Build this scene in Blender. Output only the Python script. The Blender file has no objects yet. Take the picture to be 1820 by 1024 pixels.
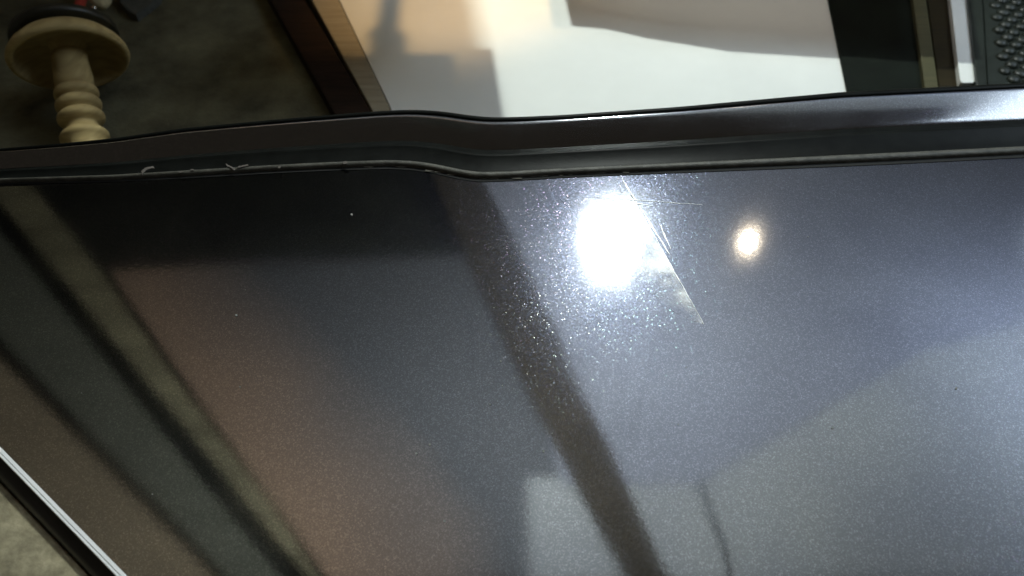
import bpy, bmesh, math, random
from mathutils import Vector, Matrix, noise
random.seed(7)
S = bpy.context.scene
COL = S.collection
rad = math.radians

# ------------------------------------------------------------------ camera
F_PX = 1430.0                      # focal length in photo pixels (1820 wide)
CAM_H, PITCH = 0.46, rad(50)
cam_d = bpy.data.cameras.new('camera')
cam = bpy.data.objects.new('camera', cam_d); COL.objects.link(cam)
cam.location = (0, 0, CAM_H)
cam.rotation_euler = (rad(90) - PITCH, 0, 0)
cam_d.sensor_width = 36; cam_d.lens = F_PX / 1820 * 36
cam_d.clip_start = 0.01; cam_d.clip_end = 50
cam_d.dof.use_dof = True; cam_d.dof.focus_distance = 0.62; cam_d.dof.aperture_fstop = 8.0
S.camera = cam

def U(x, y, z=0.0):
    """point of the horizontal plane z that the photo shows at (x, y)"""
    dx, dy = (x - 910) / F_PX, (512 - y) / F_PX
    f = Vector((0, math.cos(PITCH), -math.sin(PITCH)))
    u = Vector((0, math.sin(PITCH), math.cos(PITCH)))
    d = f + u * dy + Vector((dx, 0, 0))
    t = (z - CAM_H) / d.z
    return Vector((0, 0, CAM_H)) + d * t
def R(x, y, h):
    """point overhead at height h whose mirror image in the panel lies at (x, y)"""
    p = U(x, y, -h); p.z = h
    return p

# ------------------------------------------------------------------ world, light, exposure
W = bpy.data.worlds.new('World'); S.world = W; W.use_nodes = True
bg = W.node_tree.nodes['Background']
bg.inputs['Color'].default_value = (1.0, 0.86, 0.66, 1)
bg.inputs['Strength'].default_value = 0.035
S.view_settings.view_transform = 'Standard'; S.view_settings.look = 'None'
S.view_settings.exposure = 0.14; S.view_settings.gamma = 1
S.render.engine = 'CYCLES'
S.cycles.max_bounces = 6; S.cycles.use_denoising = True
S.cycles.sample_clamp_indirect = 4.0
S.cycles.caustics_reflective = False; S.cycles.caustics_refractive = False
ZF = -0.25                                   # floor level
L1 = R(1085, 432, 1.10)                      # white lamp
L2 = R(1330, 430, 1.10)                      # warm lamp
L1_STR, L2_STR = 680.0, 120.0
L4 = Vector((0.44, 1.42, 0.72))             # added warm lamp, unseen beyond the frame
ld = bpy.data.lights.new('cool_light', 'AREA'); ld.shape = 'RECTANGLE'; ld.size = 0.4; ld.size_y = 1.3
ld.energy = 9; ld.color = (0.72, 0.86, 1.0)
lo = bpy.data.objects.new('cool_light', ld); COL.objects.link(lo)
lo.location = Vector((1.58, 0.98, 1.25))
_z = (lo.location - Vector((0.40, 0.75, 0))).normalized()
_y = Vector((0.38, 0.92, 0)); _y = (_y - _z * _y.dot(_z)).normalized(); _x = _y.cross(_z)
lo.rotation_euler = Matrix((_x, _y, _z)).transposed().to_euler()

lu = bpy.data.lights.new('cool_uplight', 'AREA'); lu.shape = 'RECTANGLE'; lu.size = 0.2; lu.size_y = 0.5  # added light, brightens the right ceiling boards that the panel mirrors
lu.energy = 5.0; lu.color = (0.72, 0.86, 1.0)
luo = bpy.data.objects.new('cool_uplight', lu); COL.objects.link(luo)
luo.location = (1.80, 1.55, 1.25); luo.rotation_euler = (math.pi, 0, 0)

# ------------------------------------------------------------------ material helpers
def mat(name, base, rough=0.6, metal=0.0, noise_scale=None, var=0.25, bump=0.0, bump_scale=None, detail=6, spec=0.5, tint=None):
    m = bpy.data.materials.new(name); m.use_nodes = True
    nt = m.node_tree; b = nt.nodes['Principled BSDF']
    b.inputs['Base Color'].default_value = (*base, 1)
    b.inputs['Roughness'].default_value = rough
    b.inputs['Metallic'].default_value = metal
    b.inputs['Specular IOR Level'].default_value = spec
    tc = nt.nodes.new('ShaderNodeTexCoord')
    if noise_scale:
        n = nt.nodes.new('ShaderNodeTexNoise'); n.inputs['Scale'].default_value = noise_scale; n.inputs['Detail'].default_value = detail
        n.inputs['Roughness'].default_value = 0.65
        r = nt.nodes.new('ShaderNodeValToRGB')
        lo_c = [c * (1 - var) for c in base]; hi_c = [min(1, c * (1 + var)) for c in (tint or base)]
        r.color_ramp.elements[0].position = 0.3; r.color_ramp.elements[0].color = (*lo_c, 1)
        r.color_ramp.elements[1].position = 0.72; r.color_ramp.elements[1].color = (*hi_c, 1)
        nt.links.new(tc.outputs['Object'], n.inputs['Vector'])
        nt.links.new(n.outputs['Fac'], r.inputs['Fac']); nt.links.new(r.outputs['Color'], b.inputs['Base Color'])
    if bump:
        n2 = nt.nodes.new('ShaderNodeTexNoise'); n2.inputs['Scale'].default_value = bump_scale or 200; n2.inputs['Detail'].default_value = 5
        bp = nt.nodes.new('ShaderNodeBump'); bp.inputs['Strength'].default_value = bump; bp.inputs['Distance'].default_value = 0.002
        nt.links.new(tc.outputs['Object'], n2.inputs['Vector'])
        nt.links.new(n2.outputs['Fac'], bp.inputs['Height']); nt.links.new(bp.outputs['Normal'], b.inputs['Normal'])
    return m

def paint_mat(name, base=(0.011, 0.013, 0.022), coat_rough=0.066):
    """dark blue-grey metallic lacquer: flakes with their own tilt under a clear coat"""
    m = bpy.data.materials.new(name); m.use_nodes = True
    nt = m.node_tree; L = nt.links; N = nt.nodes; b = N['Principled BSDF']
    tc = N.new('ShaderNodeTexCoord')
    vo = N.new('ShaderNodeTexVoronoi'); vo.inputs['Scale'].default_value = 1500
    L.new(tc.outputs['Object'], vo.inputs['Vector'])
    sub = N.new('ShaderNodeVectorMath'); sub.operation = 'SUBTRACT'; sub.inputs[1].default_value = (0.5, 0.5, 0.5)
    L.new(vo.outputs['Color'], sub.inputs[0])
    wn = N.new('ShaderNodeTexWhiteNoise'); L.new(vo.outputs['Color'], wn.inputs['Vector'])
    pw = N.new('ShaderNodeMath'); pw.operation = 'POWER'; pw.inputs[1].default_value = 8
    L.new(wn.outputs['Value'], pw.inputs[0])
    am = N.new('ShaderNodeMapRange'); am.inputs['To Min'].default_value = 0.08; am.inputs['To Max'].default_value = 0.15
    L.new(pw.outputs[0], am.inputs['Value'])
    sc = N.new('ShaderNodeVectorMath'); sc.operation = 'SCALE'
    L.new(sub.outputs[0], sc.inputs[0]); L.new(am.outputs[0], sc.inputs['Scale'])
    ge = N.new('ShaderNodeNewGeometry')
    ad = N.new('ShaderNodeVectorMath'); ad.operation = 'ADD'
    L.new(ge.outputs['Normal'], ad.inputs[0]); L.new(sc.outputs[0], ad.inputs[1])
    nn = N.new('ShaderNodeVectorMath'); nn.operation = 'NORMALIZE'; L.new(ad.outputs[0], nn.inputs[0])
    L.new(nn.outputs[0], b.inputs['Normal'])
    mk = N.new('ShaderNodeMapRange'); mk.inputs['From Min'].default_value = 0.25; mk.inputs['From Max'].default_value = 0.6
    L.new(pw.outputs[0], mk.inputs['Value'])
    tintc = N.new('ShaderNodeMixRGB'); tintc.inputs['Fac'].default_value = 0.03; tintc.inputs['Color1'].default_value = (0.036, 0.039, 0.054, 1)
    L.new(vo.outputs['Color'], tintc.inputs['Color2'])
    mixc = N.new('ShaderNodeMixRGB'); mixc.inputs['Color1'].default_value = (*base, 1)
    L.new(mk.outputs[0], mixc.inputs['Fac']); L.new(tintc.outputs['Color'], mixc.inputs['Color2'])
    L.new(mixc.outputs['Color'], b.inputs['Base Color'])
    b.inputs['Metallic'].default_value = 1.0
    b.inputs['Roughness'].default_value = 0.22
    cwn = N.new('ShaderNodeTexWhiteNoise'); cwn.noise_dimensions = '3D'
    L.new(vo.outputs['Position'], cwn.inputs['Vector'])
    cp_ = N.new('ShaderNodeMath'); cp_.operation = 'POWER'; cp_.inputs[1].default_value = 5.0; L.new(cwn.outputs['Value'], cp_.inputs[0])
    cw = N.new('ShaderNodeMapRange'); cw.inputs['To Min'].default_value = 0.58; cw.inputs['To Max'].default_value = 1.0
    L.new(cp_.outputs[0], cw.inputs['Value']); L.new(cw.outputs[0], b.inputs['Coat Weight'])
    b.inputs['Coat IOR'].default_value = 4.3
    # wiped, slightly smeary clear coat
    n3 = N.new('ShaderNodeTexNoise'); n3.inputs['Scale'].default_value = 9; n3.inputs['Detail'].default_value = 5
    L.new(tc.outputs['Object'], n3.inputs['Vector'])
    mr = N.new('ShaderNodeMapRange'); mr.inputs['From Min'].default_value = 0.3; mr.inputs['From Max'].default_value = 0.75
    mr.inputs['To Min'].default_value = coat_rough * 0.75; mr.inputs['To Max'].default_value = coat_rough * 1.5
    L.new(n3.outputs['Fac'], mr.inputs['Value']); L.new(mr.outputs[0], b.inputs['Coat Roughness'])
    # orange peel of the lacquer
    n4 = N.new('ShaderNodeTexNoise'); n4.inputs['Scale'].default_value = 260; n4.inputs['Detail'].default_value = 2
    L.new(tc.outputs['Object'], n4.inputs['Vector'])
    bp = N.new('ShaderNodeBump'); bp.inputs['Strength'].default_value = 0.02; bp.inputs['Distance'].default_value = 0.0005
    L.new(n4.outputs['Fac'], bp.inputs['Height']); L.new(bp.outputs['Normal'], b.inputs['Coat Normal'])
    return m

def emit_mat(name, color, strength):
    m = bpy.data.materials.new(name); m.use_nodes = True
    nt = m.node_tree; nt.nodes.remove(nt.nodes['Principled BSDF'])
    e = nt.nodes.new('ShaderNodeEmission'); e.inputs['Color'].default_value = (*color, 1); e.inputs['Strength'].default_value = strength
    nt.links.new(e.outputs[0], nt.nodes['Material Output'].inputs['Surface'])
    return m

def wood_mat(name, base, dark, rough=0.6, scale=14, stretch=(1, 12, 12)):
    m = bpy.data.materials.new(name); m.use_nodes = True
    nt = m.node_tree; b = nt.nodes['Principled BSDF']; L = nt.links
    tc = nt.nodes.new('ShaderNodeTexCoord'); mp = nt.nodes.new('ShaderNodeMapping'); mp.inputs['Scale'].default_value = stretch
    n = nt.nodes.new('ShaderNodeTexNoise'); n.inputs['Scale'].default_value = scale; n.inputs['Detail'].default_value = 7
    n.inputs['Distortion'].default_value = 0.6
    r = nt.nodes.new('ShaderNodeValToRGB')
    r.color_ramp.elements[0].position = 0.32; r.color_ramp.elements[0].color = (*dark, 1)
    r.color_ramp.elements[1].position = 0.68; r.color_ramp.elements[1].color = (*base, 1)
    L.new(tc.outputs['Object'], mp.inputs['Vector']); L.new(mp.outputs[0], n.inputs['Vector'])
    L.new(n.outputs['Fac'], r.inputs['Fac']); L.new(r.outputs['Color'], b.inputs['Base Color'])
    bp = nt.nodes.new('ShaderNodeBump'); bp.inputs['Strength'].default_value = 0.25; bp.inputs['Distance'].default_value = 0.001
    L.new(n.outputs['Fac'], bp.inputs['Height']); L.new(bp.outputs['Normal'], b.inputs['Normal'])
    b.inputs['Roughness'].default_value = rough; b.inputs['Specular IOR Level'].default_value = 0.12
    return m

M = dict(
    paint=paint_mat('metallic_lacquer'),
    paint_rim=paint_mat('worn_metallic_lacquer', coat_rough=0.13),
    rubber=mat('black_rubber', (0.008, 0.009, 0.008), 0.38, noise_scale=60, var=0.35, bump=0.04, bump_scale=300, spec=0.06),
    bead=mat('grey_seal_bead', (0.075, 0.072, 0.058), 0.55, noise_scale=90, var=0.5, bump=0.3, bump_scale=260),
    gap=mat('black_gap', (0.006, 0.006, 0.005), 0.8),
    grime=mat('dry_grime', (0.12, 0.112, 0.09), 0.9, noise_scale=300, var=0.4),
    chip=mat('chipped_filler', (0.125, 0.108, 0.094), 0.8, noise_scale=400, var=0.3),
    trim=mat('trim_highlight_white', (0.88, 0.88, 0.87), 0.25, 0.0, noise_scale=40, var=0.06),  # metal trim's edge highlight painted as white colour
    flange=mat('dark_enamel', (0.030, 0.030, 0.030), 0.30, noise_scale=30, var=0.3),
    floor=mat('dusty_concrete', (0.20, 0.185, 0.125), 0.9, noise_scale=16, var=0.42, bump=0.5, bump_scale=90, tint=(0.21, 0.20, 0.15)),
    raised_floor=mat('tan_concrete', (0.36, 0.31, 0.19), 0.9, noise_scale=48, var=0.55, bump=0.6, bump_scale=110, tint=(0.39, 0.345, 0.225)),
    dark_sheet=mat('dark_olive_sheet', (0.115, 0.105, 0.058), 0.95, noise_scale=11, var=0.6, bump=0.6, bump_scale=240, tint=(0.12, 0.115, 0.068)),
    white=mat('white_board', (0.80, 0.82, 0.78), 0.55, noise_scale=7, var=0.035, bump=0.03, bump_scale=60),
    pale=wood_mat('pale_edge_wood', (0.38, 0.34, 0.25), (0.29, 0.255, 0.185), 0.6),
    brown=wood_mat('dark_stained_wood', (0.034, 0.020, 0.015), (0.014, 0.010, 0.008), 0.6),
    black=mat('black_rubber_sheet', (0.008, 0.011, 0.008), 0.75, spec=0.08, noise_scale=14, var=0.4, bump=0.1, bump_scale=150),
    olive=wood_mat('olive_painted_strip', (0.09, 0.085, 0.045), (0.065, 0.062, 0.034), 0.6),
    umber=wood_mat('umber_strip', (0.030, 0.022, 0.008), (0.018, 0.014, 0.006), 0.6),
    matrub=mat('dimpled_rubber', (0.016, 0.021, 0.016), 0.42, spec=0.4, noise_scale=60, var=0.3, bump=0.1, bump_scale=400),
    turned=wood_mat('turned_maple', (0.50, 0.385, 0.18), (0.35, 0.26, 0.115), 0.55, 10, (3, 3, 14)),
    red=mat('red_plastic', (0.42, 0.045, 0.030), 0.35),
    steel=mat('steel', (0.7, 0.7, 0.68), 0.15, 1.0),
    cream=mat('cream_plaster', (0.62, 0.56, 0.34), 0.8, noise_scale=150, var=0.3, bump=0.4, bump_scale=250),
    cloth=mat('grey_cloth', (0.085, 0.088, 0.075), 0.9, noise_scale=60, var=0.3),
    ring=mat('black_ring', (0.018, 0.018, 0.012), 0.4),
    rafter=wood_mat('old_rafter', (0.14, 0.112, 0.074), (0.095, 0.077, 0.052), 0.8, 5),
    raft_grey=wood_mat('grey_board', (0.46, 0.48, 0.42), (0.34, 0.36, 0.31), 0.8, 4),
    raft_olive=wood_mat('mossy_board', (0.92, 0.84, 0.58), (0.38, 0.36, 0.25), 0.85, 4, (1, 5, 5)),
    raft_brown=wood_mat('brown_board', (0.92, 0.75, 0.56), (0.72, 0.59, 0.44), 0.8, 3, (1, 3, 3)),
    pink=mat('pink_plaster_board', (0.80, 0.58, 0.46), 0.85, noise_scale=3, var=0.2),
    ceil_grey=mat('grey_ceiling_board', (0.65, 0.69, 0.90), 0.85, noise_scale=2.5, var=0.15),
    pink_falloff=None,
    ceil_mid=mat('dull_ceiling_board', (0.42, 0.40, 0.385), 0.85, noise_scale=2.5, var=0.15),
    ceil_light=mat('light_ceiling_board', (0.80, 0.84, 0.97), 0.85, noise_scale=2.5, var=0.12),
    void_sheet=mat('added_black_sheet', (0.05, 0.052, 0.043), 0.9, noise_scale=4, var=0.5),
    scratch=mat('bare_scratch', (0.75, 0.76, 0.78), 0.45, 0.3),
    dust=mat('dust_speck', (0.30, 0.30, 0.28), 0.8),
    bulb1=emit_mat('white_bulb_glow', (0.92, 1.0, 0.94), L1_STR),
    bulb2=emit_mat('warm_bulb_glow', (1.0, 0.84, 0.62), L2_STR),
    socket=mat('lamp_socket', (0.05, 0.05, 0.05), 0.4),
)

def pink_falloff_mat():
    """board with a warm light falloff painted in, pink to grey from its left edge"""
    m = bpy.data.materials.new('painted_pink_falloff'); m.use_nodes = True
    nt = m.node_tree; N = nt.nodes; L = nt.links; b = N['Principled BSDF']; b.inputs['Roughness'].default_value = 0.9
    tc = N.new('ShaderNodeTexCoord'); n = N.new('ShaderNodeTexNoise'); n.inputs['Scale'].default_value = 2.2; n.inputs['Detail'].default_value = 5
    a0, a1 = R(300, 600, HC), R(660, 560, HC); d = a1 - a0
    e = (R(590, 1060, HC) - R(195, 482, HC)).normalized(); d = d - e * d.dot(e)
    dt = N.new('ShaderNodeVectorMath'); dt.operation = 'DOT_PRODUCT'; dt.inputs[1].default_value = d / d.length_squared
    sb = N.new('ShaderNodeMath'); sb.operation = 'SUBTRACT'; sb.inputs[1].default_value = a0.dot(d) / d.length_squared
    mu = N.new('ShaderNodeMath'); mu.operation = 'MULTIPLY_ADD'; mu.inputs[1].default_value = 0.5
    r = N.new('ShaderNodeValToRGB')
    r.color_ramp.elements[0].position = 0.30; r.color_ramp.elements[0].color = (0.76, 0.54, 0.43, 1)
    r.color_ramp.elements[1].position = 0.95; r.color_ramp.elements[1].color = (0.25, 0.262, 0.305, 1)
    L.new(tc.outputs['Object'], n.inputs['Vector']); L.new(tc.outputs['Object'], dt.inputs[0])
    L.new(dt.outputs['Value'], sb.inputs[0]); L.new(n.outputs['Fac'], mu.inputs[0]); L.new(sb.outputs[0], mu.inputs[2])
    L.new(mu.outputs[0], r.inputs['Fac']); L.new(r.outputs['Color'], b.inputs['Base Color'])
    return m
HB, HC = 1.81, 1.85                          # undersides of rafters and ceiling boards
M['pink_falloff'] = pink_falloff_mat()  # warm light falloff painted as board colour

# ------------------------------------------------------------------ object helpers
def obj(name, bm, m, parent=None, smooth=False):
    me = bpy.data.meshes.new(name)
    bmesh.ops.recalc_face_normals(bm, faces=bm.faces[:])
    bm.to_mesh(me); bm.free()
    if smooth:
        for p in me.polygons: p.use_smooth = True
    me.materials.append(m)
    o = bpy.data.objects.new(name, me); COL.objects.link(o)
    if parent is not None: o.parent = parent
    return o
def tag(o, label=None, cat=None, group=None, kind=None):
    if label: o['label'] = label
    if cat: o['category'] = cat
    if group: o['group'] = group
    if kind: o['kind'] = kind
    return o
def thing(name, label, cat, group=None):
    o = bpy.data.objects.new(name, None); COL.objects.link(o); o.empty_display_size = 0.05
    return tag(o, label, cat, group)

def prism(bm, pts, z0, z1, bevel=0.0):
    """solid slab over the outline pts (x, y), from z0 up to z1"""
    top = [bm.verts.new((p[0], p[1], z1)) for p in pts]
    bot = [bm.verts.new((p[0], p[1], z0)) for p in pts]
    ft = bm.faces.new(top); bm.faces.new(bot[::-1])
    n = len(pts)
    for i in range(n):
        bm.faces.new((top[i], bot[i], bot[(i + 1) % n], top[(i + 1) % n]))
    if bevel:
        es = [e for e in ft.edges]
        bmesh.ops.bevel(bm, geom=es, offset=bevel, segments=2, affect='EDGES', profile=0.6)
    return bm
def slab(name, pix, ztop, thick, m, parent=None, bevel=0.0015, sub=False):
    """board lying flat, its top outline read at height ztop"""
    bm = bmesh.new()
    pts = [U(x, y, ztop) for x, y in pix]
    prism(bm, pts, ztop - thick, ztop, bevel)
    return obj(name, bm, m, parent)
def overhead(name, pix, h, thick, m, parent=None):
    bm = bmesh.new()
    prism(bm, [R(x, y, h) for x, y in pix], h, h + thick)
    return obj(name, bm, m, parent)
def lathe(bm, prof, origin, axis, seg=48):
    """prof = [(distance along axis, radius)]"""
    axis = axis.normalized()
    a = axis.orthogonal().normalized(); b = axis.cross(a)
    rings = []
    for s, r in prof:
        c = origin + axis * s
        if r < 1e-6: rings.append([bm.verts.new(c)])
        else: rings.append([bm.verts.new(c + (a * math.cos(t) + b * math.sin(t)) * r) for t in [2 * math.pi * k / seg for k in range(seg)]])
    for r0, r1 in zip(rings, rings[1:]):
        for k in range(seg):
            q = [r0[k % len(r0)], r0[(k + 1) % len(r0)], r1[(k + 1) % len(r1)], r1[k % len(r1)]]
            u = []
            for v in q:
                if v not in u: u.append(v)
            if len(u) > 2: bm.faces.new(u)
    return bm
def lerp_pts(tab, x):
    for (x0, y0), (x1, y1) in zip(tab, tab[1:]):
        if x <= x1: break
    return y0 + (y1 - y0) * (x - x0) / (x1 - x0)
def smooth_tab(tab, x, w=14):
    return sum(lerp_pts(tab, x + d * w / 3) for d in range(-3, 4)) / 7

# ------------------------------------------------------------------ setting: floor
bm = bmesh.new(); prism(bm, [(-4, -2), (4, -2), (4, 5), (-4, 5)], ZF - 0.05, ZF)
tag(obj('floor', bm, M['floor']), kind='structure')
ZR = ZF + 0.006
# added sheet, darker olive than the concrete floor, behind the panel on the left
tag(slab('added_dark_sheet', [(-900, 330), (-900, -200), (520, -200), (700, 215), (700, 330)], ZR, 0.005, M['dark_sheet'], bevel=0),
    'added dark olive sheet under the turned wooden stand', 'ground sheet')

# ------------------------------------------------------------------ the painted panel
TOP = [(-700, 330), (-300, 290), (0, 263), (100, 255), (200, 245), (330, 226), (480, 212), (560, 205), (660, 197), (710, 194), (750, 194), (790, 197), (830, 203), (870, 207), (920, 206.5), (1000, 203), (1200, 189), (1400, 171), (1500, 162), (1600, 157), (1820, 146), (2200, 126), (2600, 105)]
INN = [(-700, 352), (-300, 335), (0, 318), (200, 312), (300, 306), (400, 300), (480, 295), (600, 289), (690, 286), (735, 288), (775, 294), (815, 303), (850, 308), (900, 307), (1000, 301), (1200, 292), (1400, 283), (1600, 274), (1820, 263), (2200, 245), (2600, 226)]
XS = [-700 + 12 * i for i in range(276)]
Z_OUT, Z_BEAD = 0.0135, 0.0040
outer = [U(x, smooth_tab(TOP, x), Z_OUT) for x in XS]
inner = [U(x, smooth_tab(INN, x), Z_BEAD) for x in XS]
def rim_part(name, prof, m, parent, closed=False, smooth=True):
    """sweep a cross-section along the rim; prof = [(t from bead 0 to outer lip 1, height)]"""
    bm = bmesh.new(); rows = []
    for o_, i_ in zip(outer, inner):
        row = []
        for t, z in prof:
            p = i_.lerp(o_, t); row.append(bm.verts.new((p.x, p.y, z)))
        rows.append(row)
    k = len(prof)
    for r0, r1 in zip(rows, rows[1:]):
        for j in range(k if closed else k - 1):
            bm.faces.new((r0[j], r0[(j + 1) % k], r1[(j + 1) % k], r1[j]))
    if closed:
        bm.faces.new(rows[0]); bm.faces.new(rows[-1][::-1])
    return obj(name, bm, m, parent, smooth)

panel = thing('painted_panel', 'dark blue-grey metallic lacquered panel with a kinked black moulded rim', 'panel')
# sheet outline: along the rim, then right, bottom and the slanting left edge
EDGE_A, EDGE_B = U(-260, 530), U(420, 1222)
rim_line = [i_.lerp(o_, 0.30) for o_, i_ in zip(outer, inner)]
sheet_pts = [(p.x, p.y) for p in rim_line]
right_end = rim_line[-1]
d_e = (EDGE_B - EDGE_A).normalized()
def edge_pt(s): return EDGE_A + d_e * s
# where the slanting edge meets the rim line on the far left
nb = 60
e0 = EDGE_A - d_e * 0.24; e1 = EDGE_B + d_e * 0.02
sheet_pts = [p for p in sheet_pts if p[0] > e0.x + 0.02]
out = sheet_pts + [(right_end.x, e1.y), (e1.x, e1.y), (e0.x, e0.y)]
bm = bmesh.new(); prism(bm, out, -0.010, 0.0)
sheet = obj('lacquered_sheet', bm, M['paint'], panel)

# rim parts
rim_part('shadow_gap', [(-0.105, 0.0004), (-0.08, 0.0008), (0.0, 0.0010)], M['gap'], panel)
rim_part('seal_bead', [(-0.055, 0.0008), (-0.05, 0.0030), (-0.02, 0.0042), (0.015, 0.0042), (0.045, 0.0028), (0.05, 0.0010)], M['bead'], panel)
rim_part('rubber_seal', [(0.05, 0.0012), (0.10, 0.0016), (0.30, 0.0020), (0.34, 0.0034), (0.37, 0.0038), (0.40, 0.0034), (0.42, 0.0024), (0.49, 0.0024), (0.515, 0.0004), (0.522, -0.0014)], M['rubber'], panel)
rim_part('painted_flange', [(0.520, -0.0012), (0.528, -0.0006), (0.55, 0.0006), (0.60, 0.0026), (0.70, 0.0062), (0.80, 0.0095), (0.85, 0.0109), (0.87, 0.0115), (0.885, 0.0118), (0.90, 0.0119), (0.915, 0.0119)], M['paint_rim'], panel)
rim_part('outer_lip', [(0.910, 0.0112), (0.915, 0.0126), (0.93, 0.0136), (0.97, 0.0138), (1.0, 0.0126), (1.01, 0.008), (1.0, -0.03), (0.93, -0.03)], M['rubber'], panel)

# slanting left edge: bright trim and dark flange
perp = Vector((d_e.y, -d_e.x, 0));
if perp.dot(U(0, 1000) - U(200, 900)) < 0: perp = -perp
def edge_sweep(name, prof, m, smooth=False):
    bm = bmesh.new(); rows = []
    n = 24
    L_ = (e1 - e0).length
    for k in range(n + 1):
        p = e0 + d_e * (L_ * k / n)
        rows.append([bm.verts.new((p.x + perp.x * w, p.y + perp.y * w, z)) for w, z in prof])
    for r0, r1 in zip(rows, rows[1:]):
        for j in range(len(prof) - 1):
            bm.faces.new((r0[j], r0[j + 1], r1[j + 1], r1[j]))
    return obj(name, bm, m, panel, smooth)
edge_sweep('edge_trim', [(-0.0002, 0.0002), (0.0000, 0.0008), (0.0018, 0.0020), (0.0021, 0.0012), (0.0025, 0.0021), (0.0035, 0.0028), (0.0039, 0.0022), (0.0040, -0.003)], M['trim'])
edge_sweep('edge_flange', [(0.0040, -0.0012), (0.0055, -0.0016), (0.009, -0.0034), (0.012, -0.006), (0.0130, -0.009), (0.0128, -0.03), (0.0, -0.03)], M['flange'], True)
# body under the sheet, set back, standing on the floor
bm = bmesh.new()
body_pts = [(p[0], p[1] - 0.004) for p in sheet_pts[::6]] + [(right_end.x - 0.03, e1.y + 0.02), (e1.x + 0.03, e1.y + 0.02), (e0.x + 0.03, e0.y)]
prism(bm, body_pts, ZF, -0.012)
obj('body', bm, M['flange'], panel)

# floor raised up to the slanting edge so the lamps reach it
bm = bmesh.new()
prism(bm, [tuple((e0 + perp * .0133)[:2]), tuple((e1 + perp * .0133)[:2]), tuple((e1 + perp * .5)[:2]), tuple((e0 + perp * .5)[:2])], ZF + .001, -0.0085, 0.002)
tag(obj('raised_concrete_floor', bm, M['raised_floor']), 'rough tan concrete floor raised to catch the lamps at the lower left beyond the bright trim', 'raised_floor')

# chips and grime on the bead
def flake(name, pix, z, m, parent, th=0.0004):
    bm = bmesh.new(); prism(bm, [U(x, y, z) for x, y in pix], z - th, z); return obj(name, bm, m, parent)
for pix in ([(251, 304), (258, 298), (268, 296), (272, 295), (275, 299), (269, 299), (260, 302), (254, 308), (253, 311)],
            [(316, 306), (322, 303), (326, 305), (321, 307)], [(338, 301), (343, 300), (345, 302), (340, 303)],
            [(401, 290), (405, 293), (412, 296), (418, 300), (417, 303), (410, 298), (403, 295)],
            [(422, 296), (440, 292), (442, 294), (424, 298)], [(494, 296), (499, 295), (498, 299), (494, 299)],
            [(608, 288), (615, 286), (618, 290), (611, 292)]):
    flake('paint_chip', pix, 0.0052, M['chip'], panel)
rnd = random.Random(3)
for k in range(20):
    x = 660 + k * 24 + rnd.uniform(-9, 9); y = lerp_pts(INN, x) + 8 + rnd.uniform(-1, 3)
    w = rnd.uniform(5, 18); h = rnd.uniform(1, 2.2)
    pts = [(x + w * math.cos(a) * rnd.uniform(.6, 1.1), y + h * math.sin(a) * rnd.uniform(.6, 1.1)) for a in [i * math.pi / 4 for i in range(8)]]
    flake('grime_fleck', pts, 0.0013, M['grime'], panel)

# scratches and a painted glare haze near the lamp's mirror image
def strip(name, a, b, w, m, z=0.0003, n=10, jag=0.5, seed=1):
    rr = random.Random(seed); bm = bmesh.new(); lo_, hi_ = [], []
    for k in range(n + 1):
        t = k / n; x = a[0] + (b[0] - a[0]) * t; y = a[1] + (b[1] - a[1]) * t
        dx, dy = b[1] - a[1], -(b[0] - a[0]); l = math.hypot(dx, dy)
        ww = w * (0.25 + 0.75 * math.sin(math.pi * min(1, max(0.02, t)))) * rr.uniform(1 - jag, 1 + jag * .6)
        j = rr.uniform(-1, 1) * jag
        lo_.append((x + dx / l * (j - ww / 2), y + dy / l * (j - ww / 2))); hi_.append((x + dx / l * (j + ww / 2), y + dy / l * (j + ww / 2)))
    pts = [U(*p, z) for p in lo_] + [U(*p, z) for p in hi_[::-1]]
    prism(bm, pts, z - 0.0002, z)
    return obj(name, bm, m, panel)
strip('scratch', (1103, 312), (1251, 576), 1.5, M['scratch'], n=26, seed=8)
strip('scratch', (1050, 350), (1250, 364), 0.6, M['scratch'], n=18, seed=9)
strip('scratch', (1106, 318), (1132, 362), 3.5, M['scratch'], seed=2)
strip('scratch', (1062, 352), (1160, 366), 1.6, M['scratch'], seed=3)
strip('scratch', (1136, 366), (1190, 452), 3.5, M['scratch'], seed=4)
strip('scratch', (1172, 398), (1192, 442), 2.5, M['scratch'], seed=5)
for k, (x, y) in enumerate([(625, 381), (790, 926), (966, 802), (764, 790), (740, 806), (1700, 690), (1480, 760), (420, 560)]):
    pts = [(x + 2.0 * math.cos(a), y + 2.0 * math.sin(a)) for a in [i * math.pi / 3 for i in range(6)]]
    flake('dust_speck', pts, 0.0006, M['dust'], panel)

rs = random.Random(11)
for k in range(12):
    x, y = rs.uniform(120, 1780), rs.uniform(360, 1000); r_ = rs.uniform(0.7, 1.5)
    flake('dust_speck', [(x + r_ * math.cos(q), y + r_ * math.sin(q)) for q in [i * math.pi / 3 for i in range(6)]], 0.0005, M['dust'], panel)

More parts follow.
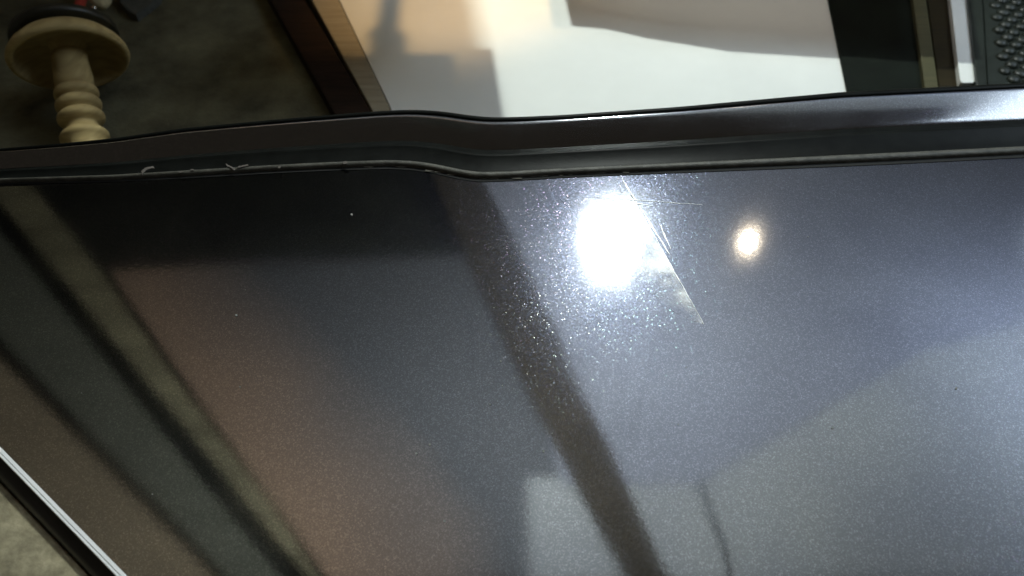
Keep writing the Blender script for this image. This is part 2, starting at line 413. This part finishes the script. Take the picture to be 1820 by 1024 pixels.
def glare_haze_mat():
    m = bpy.data.materials.new('glare_haze_film'); m.use_nodes = True
    nt = m.node_tree; N = nt.nodes; L = nt.links; b = N['Principled BSDF']
    b.inputs['Base Color'].default_value = (0.8, 0.8, 0.78, 1); b.inputs['Roughness'].default_value = 0.42
    b.inputs['Metallic'].default_value = 0.6
    tr = N.new('ShaderNodeBsdfTransparent'); mx = N.new('ShaderNodeMixShader')
    tc = N.new('ShaderNodeTexCoord'); n = N.new('ShaderNodeTexNoise'); n.inputs['Scale'].default_value = 45; n.inputs['Detail'].default_value = 7
    mr = N.new('ShaderNodeMapRange'); mr.inputs['From Min'].default_value = 0.36; mr.inputs['From Max'].default_value = 0.70
    mr.inputs['To Min'].default_value = 0.0; mr.inputs['To Max'].default_value = 0.9
    at = N.new('ShaderNodeAttribute'); at.attribute_name = 'thin'
    mu = N.new('ShaderNodeMath'); mu.operation = 'MULTIPLY'
    L.new(tc.outputs['Object'], n.inputs['Vector']); L.new(n.outputs['Fac'], mr.inputs['Value'])
    L.new(mr.outputs[0], mu.inputs[0]); L.new(at.outputs['Fac'], mu.inputs[1]); L.new(mu.outputs[0], mx.inputs['Fac'])
    L.new(tr.outputs[0], mx.inputs[1]); L.new(b.outputs[0], mx.inputs[2])
    L.new(mx.outputs[0], N['Material Output'].inputs['Surface'])
    return m
M['glare_film'] = glare_haze_mat()
# pale film painting the glare's hazy tail, straight along its right
def film(name, right_a, right_b, width, m, n=26, k=14, z=0.00025):
    bm = bmesh.new(); lay = bm.verts.layers.float.new('thin'); rows = []
    for i in range(n + 1):
        t = i / n; row = []
        x0 = right_a[0] + (right_b[0] - right_a[0]) * t; y0 = right_a[1] + (right_b[1] - right_a[1]) * t
        wd = width * (1.0 - t) ** 0.55 + 4
        for j in range(k + 1):
            s = j / k
            v = bm.verts.new(U(x0 - wd * s, y0 + wd * 0.10 * s, z))
            v[lay] = (1 - s) ** 1.3 * min(1, t / 0.15) * (1 - 0.7 * t)
            row.append(v)
        rows.append(row)
    for r0, r1 in zip(rows, rows[1:]):
        for j in range(k): bm.faces.new((r0[j], r0[j + 1], r1[j + 1], r1[j]))
    return obj(name, bm, m, panel)
film('glare_haze', (1118, 340), (1251, 576), 120, M['glare_film'])

# ------------------------------------------------------------------ things behind the panel
# white board with a pale wooden edge
ZB = ZF + 0.030
wb = thing('white_board', 'large white board with a pale wooden edge lying behind the rim', 'board')
slab('board_face', [(560, -90), (1452, -90), (1507, 168), (1530, 300), (760, 330)], ZB, 0.024, M['white'], wb)
slab('edge_strip', [(505, -90), (559, -90), (759, 330), (735, 330)], ZB - 0.001, 0.023, M['pale'], wb)
tag(slab('dark_batten', [(430, -90), (488, -90), (720, 300), (650, 300)], ZF + 0.026, 0.020, M['brown']),
    'dark stained batten along the left edge of the white board', 'batten')
tag(slab('rubber_sheet', [(1454, -90), (1608, -90), (1662, 300), (1535, 300)], ZF + 0.034, 0.028, M['black']),
    'wide black rubber sheet against the right edge of the white board', 'rubber sheet')
tag(slab('olive_strip', [(1610, -90), (1634, -90), (1688, 300), (1664, 300)], ZF + 0.042, 0.036, M['olive']),
    'narrow olive strip right of the wide black rubber sheet', 'strip')
tag(slab('brown_strip', [(1635.5, -90), (1680, -90), (1724, 300), (1690, 300)], ZF + 0.028, 0.022, M['umber']),
    'dark brown strip between the olive strip and the narrow white bar', 'strip')
tag(slab('white_bar', [(1679, -90), (1709, -90), (1734.5, 140), (1733, 145), (1729, 147), (1712, 147), (1708, 145), (1706, 140)], ZF + 0.038, 0.032, M['white']),
    'narrow white bar with a rounded end beside the dimpled mat', 'bar')
# dimpled rubber mat
mt = thing('rubber_mat', 'black dimpled rubber mat with a smooth border at the top right', 'mat')
ZM = ZF + 0.040
slab('border', [(1710.5, -90), (1742, -90), (1764, 300), (1753, 300)], ZM + 0.004, 0.040, M['matrub'], mt, 0.003)
slab('base', [(1743, -90), (2100, -90), (2100, 300), (1765, 300)], ZM, 0.034, M['matrub'], mt, 0)
bm = bmesh.new()
prof = [(0, 0.0100), (0.0022, 0.0097), (0.0046, 0.0076), (0.0060, 0.0044), (0.0063, 0.0)]
lathe(bm, prof, Vector((0, 0, 0)), Vector((0, 0, 1)), 10)
me_b = bpy.data.meshes.new('dimple'); bm.to_mesh(me_b); bm.free()
for p in me_b.polygons: p.use_smooth = True
me_b.materials.append(M['matrub'])
o0 = U(1766, -10, ZM)
ax = (U(1790, 160, ZM) - U(1766, -10, ZM)).normalized(); bx_ = Vector((-ax.y, ax.x, 0))
if bx_.x < 0: bx_ = -bx_
for r in range(-2, 14):
    for c in range(0, 6):
        p = o0 + ax * (0.0178 * r) + bx_ * (0.0205 * (c + (0.5 if r % 2 else 0)))
        d = bpy.data.objects.new('dimple', me_b); COL.objects.link(d); d.parent = mt
        d.location = (p.x, p.y, ZM - 0.0004); d.rotation_euler = (0, 0, rnd.uniform(0, 1))
        d.scale = (1.0, rnd.uniform(0.9, 1.05), rnd.uniform(0.85, 1.1))

# turned wooden stand lying on its side
D = U(123, 100, ZR + 0.078)
to_cam = (Vector((0, 0, CAM_H)) - D).normalized()
down = U(156, 270, ZR + 0.03) - D; down = (down - to_cam * down.dot(to_cam)).normalized()
ax = (to_cam * 0.56 + down * 0.83).normalized(); LEN = 0.17
st = thing('turned_stand', 'cream turned wooden stand with a wide dished disc and ringed stem', 'stand')
Rd = 0.0745
bm = bmesh.new()
lathe(bm, [(-0.028, 0.0), (-0.028, Rd * .60), (-0.018, Rd * .82), (-0.008, Rd * .94), (-0.001, Rd * .99), (0.003, Rd), (0.006, Rd * .985), (0.008, Rd * .955), (0.0085, Rd * .92), (0.007, Rd * .885),
           (0.0, Rd * .86), (-0.008, Rd * .80), (-0.015, Rd * .66), (-0.019, Rd * .50), (-0.020, Rd * .34), (-0.018, 0.022), (0.002, 0.021), (.002, 0)], D, ax, 64)
obj('disc', bm, M['turned'], st, True)
bm = bmesh.new()
pr = [(-0.004, 0.0), (-0.004, .026)]
def ring(c, r, w, base):
    return [(c - w, base), (c - w * .8, base + (r - base) * .6), (c - w * .4, base + (r - base) * .93), (c, r), (c + w * .4, base + (r - base) * .93), (c + w * .8, base + (r - base) * .6), (c + w, base)]
k = LEN / 0.17 * 0.80
prof = [(0.0, 0.0), (0.0, 0.020), (0.010 * k, 0.0195), (0.028 * k, 0.0200), (0.042 * k, .0212), (0.056 * k, .0208), (0.062 * k, .0185)]
prof += ring(0.073 * k, .0242, .0095 * k, .0180) + ring(0.095 * k, .0250, .0100 * k, .0178) + ring(0.119 * k, .0256, .0105 * k, .0172)
prof += [(0.133 * k, .0165), (0.140 * k, .0180), (0.147 * k, .0240), (0.152 * k, .0262), (0.157 * k, .0262), (0.160 * k, .024), (0.170 * k, .020), (0.190 * k, .020), (0.195 * k, .024), (0.215 * k, .022), (0.215 * k, 0.0)]
lathe(bm, [(a_, b_ * 1.13) for a_, b_ in prof], D, ax, 48)
obj('stem', bm, M['turned'], st, True)
bm = bmesh.new()
lathe(bm, [(-0.036, 0.0), (-0.036, Rd * .84), (-0.034, Rd * .89), (-0.026, Rd * .90), (-0.023, Rd * .87), (-0.022, Rd * .70), (-0.026, 0.0)], D, ax, 64)
obj('backing_ring', bm, M['ring'], st, True)

# small things behind the disc
def rod(name, a, b, r, m, parent=None, taper=1.0):
    bm = bmesh.new(); d = b - a
    lathe(bm, [(0, 0), (0, r * .8), (r * .3, r), (d.length - r * .3, r * taper), (d.length, r * .75 * taper), (d.length, 0)], a, d, 20)
    return obj(name, bm, m, parent, True)
tag(rod('red_tube', U(139, 16, ZR + .050), U(156, -30, ZR + 0.012), 0.0075, M['red']), 'short red plastic tube behind the stand\'s disc', 'tube')
bm = bmesh.new(); bmesh.ops.create_uvsphere(bm, u_segments=20, v_segments=12, radius=0.0045)
tag(obj('steel_ball', bm, M['steel'], None, True), 'tiny shiny steel ball between the red tube and the cream lump', 'ball').location = U(167, 15, ZR + .040)
bm = bmesh.new(); bmesh.ops.create_icosphere(bm, subdivisions=3, radius=0.0155)
for v in bm.verts: v.co *= 1 + 0.25 * noise.noise(v.co * 90)
for v in bm.verts: v.co.y *= 1.3
tag(obj('cream_lump', bm, M['cream'], None, True), 'rough cream plaster lump behind the stand\'s disc', 'lump').location = U(180, -4, ZR + .03)
bm = bmesh.new()
gp = [(205, -60), (290, -60), (283, -5), (262, 12), (242, 27), (228, 20), (212, 4)]
prism(bm, [U(x, y, ZR + .012) for x, y in gp], ZR, ZR + .012, 0.004)
tag(obj('grey_cloth', bm, M['cloth']), 'folded grey cloth corner on the dark olive sheet', 'cloth')

# ------------------------------------------------------------------ lamps overhead (mirrored in the panel)
def lamp(name, loc, r, m, label, squash=(1, 1, 1)):
    t = thing(name, label, 'lamp', None); t.location = loc
    bm = bmesh.new(); bmesh.ops.create_icosphere(bm, subdivisions=2, radius=r)
    for v in bm.verts: v.co = Vector((v.co.x * squash[0], v.co.y * squash[1], v.co.z * squash[2]))
    obj('bulb', bm, m, t, True)
    bm = bmesh.new(); lathe(bm, [(r * .9, 0), (r * .9, r * .55), (r * 2.6, r * .6), (r * 2.6, 0.0008), (0.5, 0.0008), (0.5, 0)], Vector((0, 0, 0)), Vector((0, 0, 1)), 20)
    obj('socket', bm, M['socket'], t, True)
    return t
lamp('ceiling_lamp', L1, 0.045, M['bulb1'], 'white ceiling lamp mirrored as the large glare on the panel', (1.38, 0.74, 0.85)).rotation_euler = (0, 0, rad(-50))
lamp('ceiling_lamp', L2, 0.013, M['bulb2'], 'small warm ceiling lamp mirrored as the little round glare')

# ------------------------------------------------------------------ what the panel mirrors from above
def part_of(label, cat, name, pix, h, th, m, kind=None):
    o = overhead(name, pix, h, th, m)
    return tag(o, label, cat, None, kind)
part_of('long wooden rafter mirrored as the slanting dark bar across the panel', 'rafter', 'rafter',
        [(735, 230), (766, 305), (828, 457), (899, 611), (923, 662), (993, 805), (1108, 1015), (1121, 1036), (1212, 1036), (1185, 1022), (1087, 801), (1016, 662), (999, 611), (911, 418), (862, 323), (820, 230)], HC - .008, 0.006, M['rafter'])
part_of('mossy overhead board mirrored beside the dark gap at lower left', 'board', 'overhead_board',
        [(-60, 270), (60, 335), (175, 478), (330, 700), (455, 860), (575, 1036), (556, 1036), (10, 372), (-60, 290)], HB, 0.03, M['raft_olive'])
part_of('grey overhead board mirrored between two dark gaps at lower left', 'board', 'overhead_board',
        [(-120, 268), (0, 412), (505, 1036), (415, 1036), (0, 600), (-120, 462)], HB + .015, 0.03, M['raft_grey'])
part_of('brown overhead board mirrored next to the bright trimmed edge', 'board', 'overhead_board',
        [(-160, 470), (0, 640), (390, 1036), (120, 1200), (-320, 700)], HB, 0.03, M['raft_brown'])
part_of('overhead board with a painted pink light falloff mirrored left of the rafter', 'board', 'overhead_board',
        [(195, 482), (400, 470), (860, 452), (1040, 846), (937, 846), (942, 1036), (590, 1036), (340, 690)], HC + .008, 0.02, M['pink_falloff'])
part_of('added black sheet overhead keeping the area below the rim at left dark', 'void_sheet', 'added_void_sheet',
        [(-500, 150), (800, 150), (830, 300), (900, 600), (700, 1250), (-100, 1250), (-700, 700)], HC + .06, 0.01, M['void_sheet'])  # added to block the ambient so this zone mirrors dark
part_of('wide grey ceiling board mirrored right of the rafter', 'board', 'overhead_board',
        [(800, 200), (2400, 120), (2400, 420), (1640, 622), (1240, 858), (1000, 860), (870, 452)], HC, 0.003, M['ceil_grey'])
part_of('light ceiling board mirrored in the lower right corner', 'board', 'overhead_board',
        [(937, 848), (1234, 848), (1288, 990), (1294, 1036), (942, 1036)], HC + .006, 0.02, M['ceil_light'])
part_of('broad light ceiling board mirrored along the right of the panel bottom', 'board', 'overhead_board',
        [(1244, 846), (1640, 612), (2400, 424), (2400, 1036), (1305, 1036), (1298, 985)], HC + .0065, 0.02, M['ceil_light'])

# ------------------------------------------------------------------ unseen shadow casters added beyond the frame to shade the white board
def toward(pix, L_, zq, z0=ZB):
    pts = []
    for x, y in pix:
        f = U(x, y, z0); t = (zq - z0) / (L_.z - z0); p = f.lerp(L_, t); pts.append((p.x, p.y))
    return pts
def shadow_caster(label, pts, zq, th, post_xy):
    t = thing('caster_board', label, 'caster')
    bm = bmesh.new(); prism(bm, pts, zq, zq + th); obj('caster_top', bm, M['raft_brown'], t)
    for x, y in post_xy:
        bm = bmesh.new(); prism(bm, [(x - .012, y - .012), (x + .012, y - .012), (x + .012, y + .012), (x - .012, y + .012)], ZF + .001, zq); obj('post', bm, M['raft_brown'], t)
    if not post_xy:                     # added cords carry the casters that have no posts
        cx = sum(p[0] for p in pts) / len(pts); cy = max(p[1] for p in pts) - 0.01
        t.name = 'hung_caster'; t['category'] = 'sheet'
        for dx in (-.03, .03):
            bm = bmesh.new(); lathe(bm, [(0, 0), (0, .0006), (HC - zq, .0006), (HC - zq, 0)], Vector((cx + dx, cy, zq)), Vector((0, 0, 1)), 6); obj('cord', bm, M['socket'], t)
    return t
q1 = toward([(-900, -420), (750, -420), (893, 240), (-900, 240)], L1, 0.26)
shadow_caster('added high shadow caster beyond the dark batten', q1, 0.26, 0.015, [(q1[0][0] + .05, q1[0][1] - .03), (q1[1][0] - .03, q1[1][1] - .03)])
q2 = toward([(480, 104), (664, 102), (668, 70), (662, 60), (680, 38), (690, -40), (716, -40), (708, 50), (722, 66), (722, 98), (805, 100), (820, 240), (480, 240)], L4, -0.05)
shadow_caster('added brown shadow caster hung low beyond the pale wooden edge', q2, -0.05, 0.010, [])
q3 = toward([(1000, -25), (1016, 46), (1080, 52), (1150, 68), (1300, 92), (1490, 104), (1742, 125), (1720, -25)], L1, ZB + 0.095)
t3 = shadow_caster('added frosted shadow caster hung low beyond the right half of the white board', q3, ZB + 0.095, 0.002, [])
def frosted():  # translucent, so this added caster leaves a paler shadow
    m = bpy.data.materials.new('frosted_sheet'); m.use_nodes = True
    nt = m.node_tree; nt.nodes.remove(nt.nodes['Principled BSDF'])
    a = nt.nodes.new('ShaderNodeBsdfTranslucent'); a.inputs['Color'].default_value = (0.80, 0.73, 0.70, 1)
    d = nt.nodes.new('ShaderNodeBsdfDiffuse'); d.inputs['Color'].default_value = (0.5, 0.48, 0.46, 1)
    mx = nt.nodes.new('ShaderNodeMixShader'); mx.inputs['Fac'].default_value = 0.25
    nt.links.new(a.outputs[0], mx.inputs[1]); nt.links.new(d.outputs[0], mx.inputs[2])
    nt.links.new(mx.outputs[0], nt.nodes['Material Output'].inputs['Surface'])
    return m
next(c for c in t3.children if c.name.startswith('caster_top')).data.materials[0] = frosted()
# warm lamp added beyond the frame to tint the white board's left tan
t4 = thing('added_warm_lamp', 'added warm lamp beyond the frame that lights the board tan', 'lamp'); t4.location = L4
aim = U(800, -40, ZB) - L4
bm = bmesh.new(); lathe(bm, [(-0.06, 0.0), (-0.06, 0.016), (-0.03, 0.024), (0.02, 0.05), (0.02, 0.048), (-0.03, 0.022), (-0.05, 0.0)], Vector((0, 0, 0)), aim, 24)
obj('added_lamp_shade', bm, M['socket'], t4, True)
sd = bpy.data.lights.new('added_warm_spot', 'SPOT'); sd.energy = 46; sd.color = (1.0, 0.60, 0.24); sd.spot_size = rad(27); sd.spot_blend = 0.75; sd.shadow_soft_size = 0.055
so = bpy.data.objects.new('added_warm_spot', sd); COL.objects.link(so); so.parent = t4
so.rotation_euler = aim.to_track_quat('-Z', 'Y').to_euler()
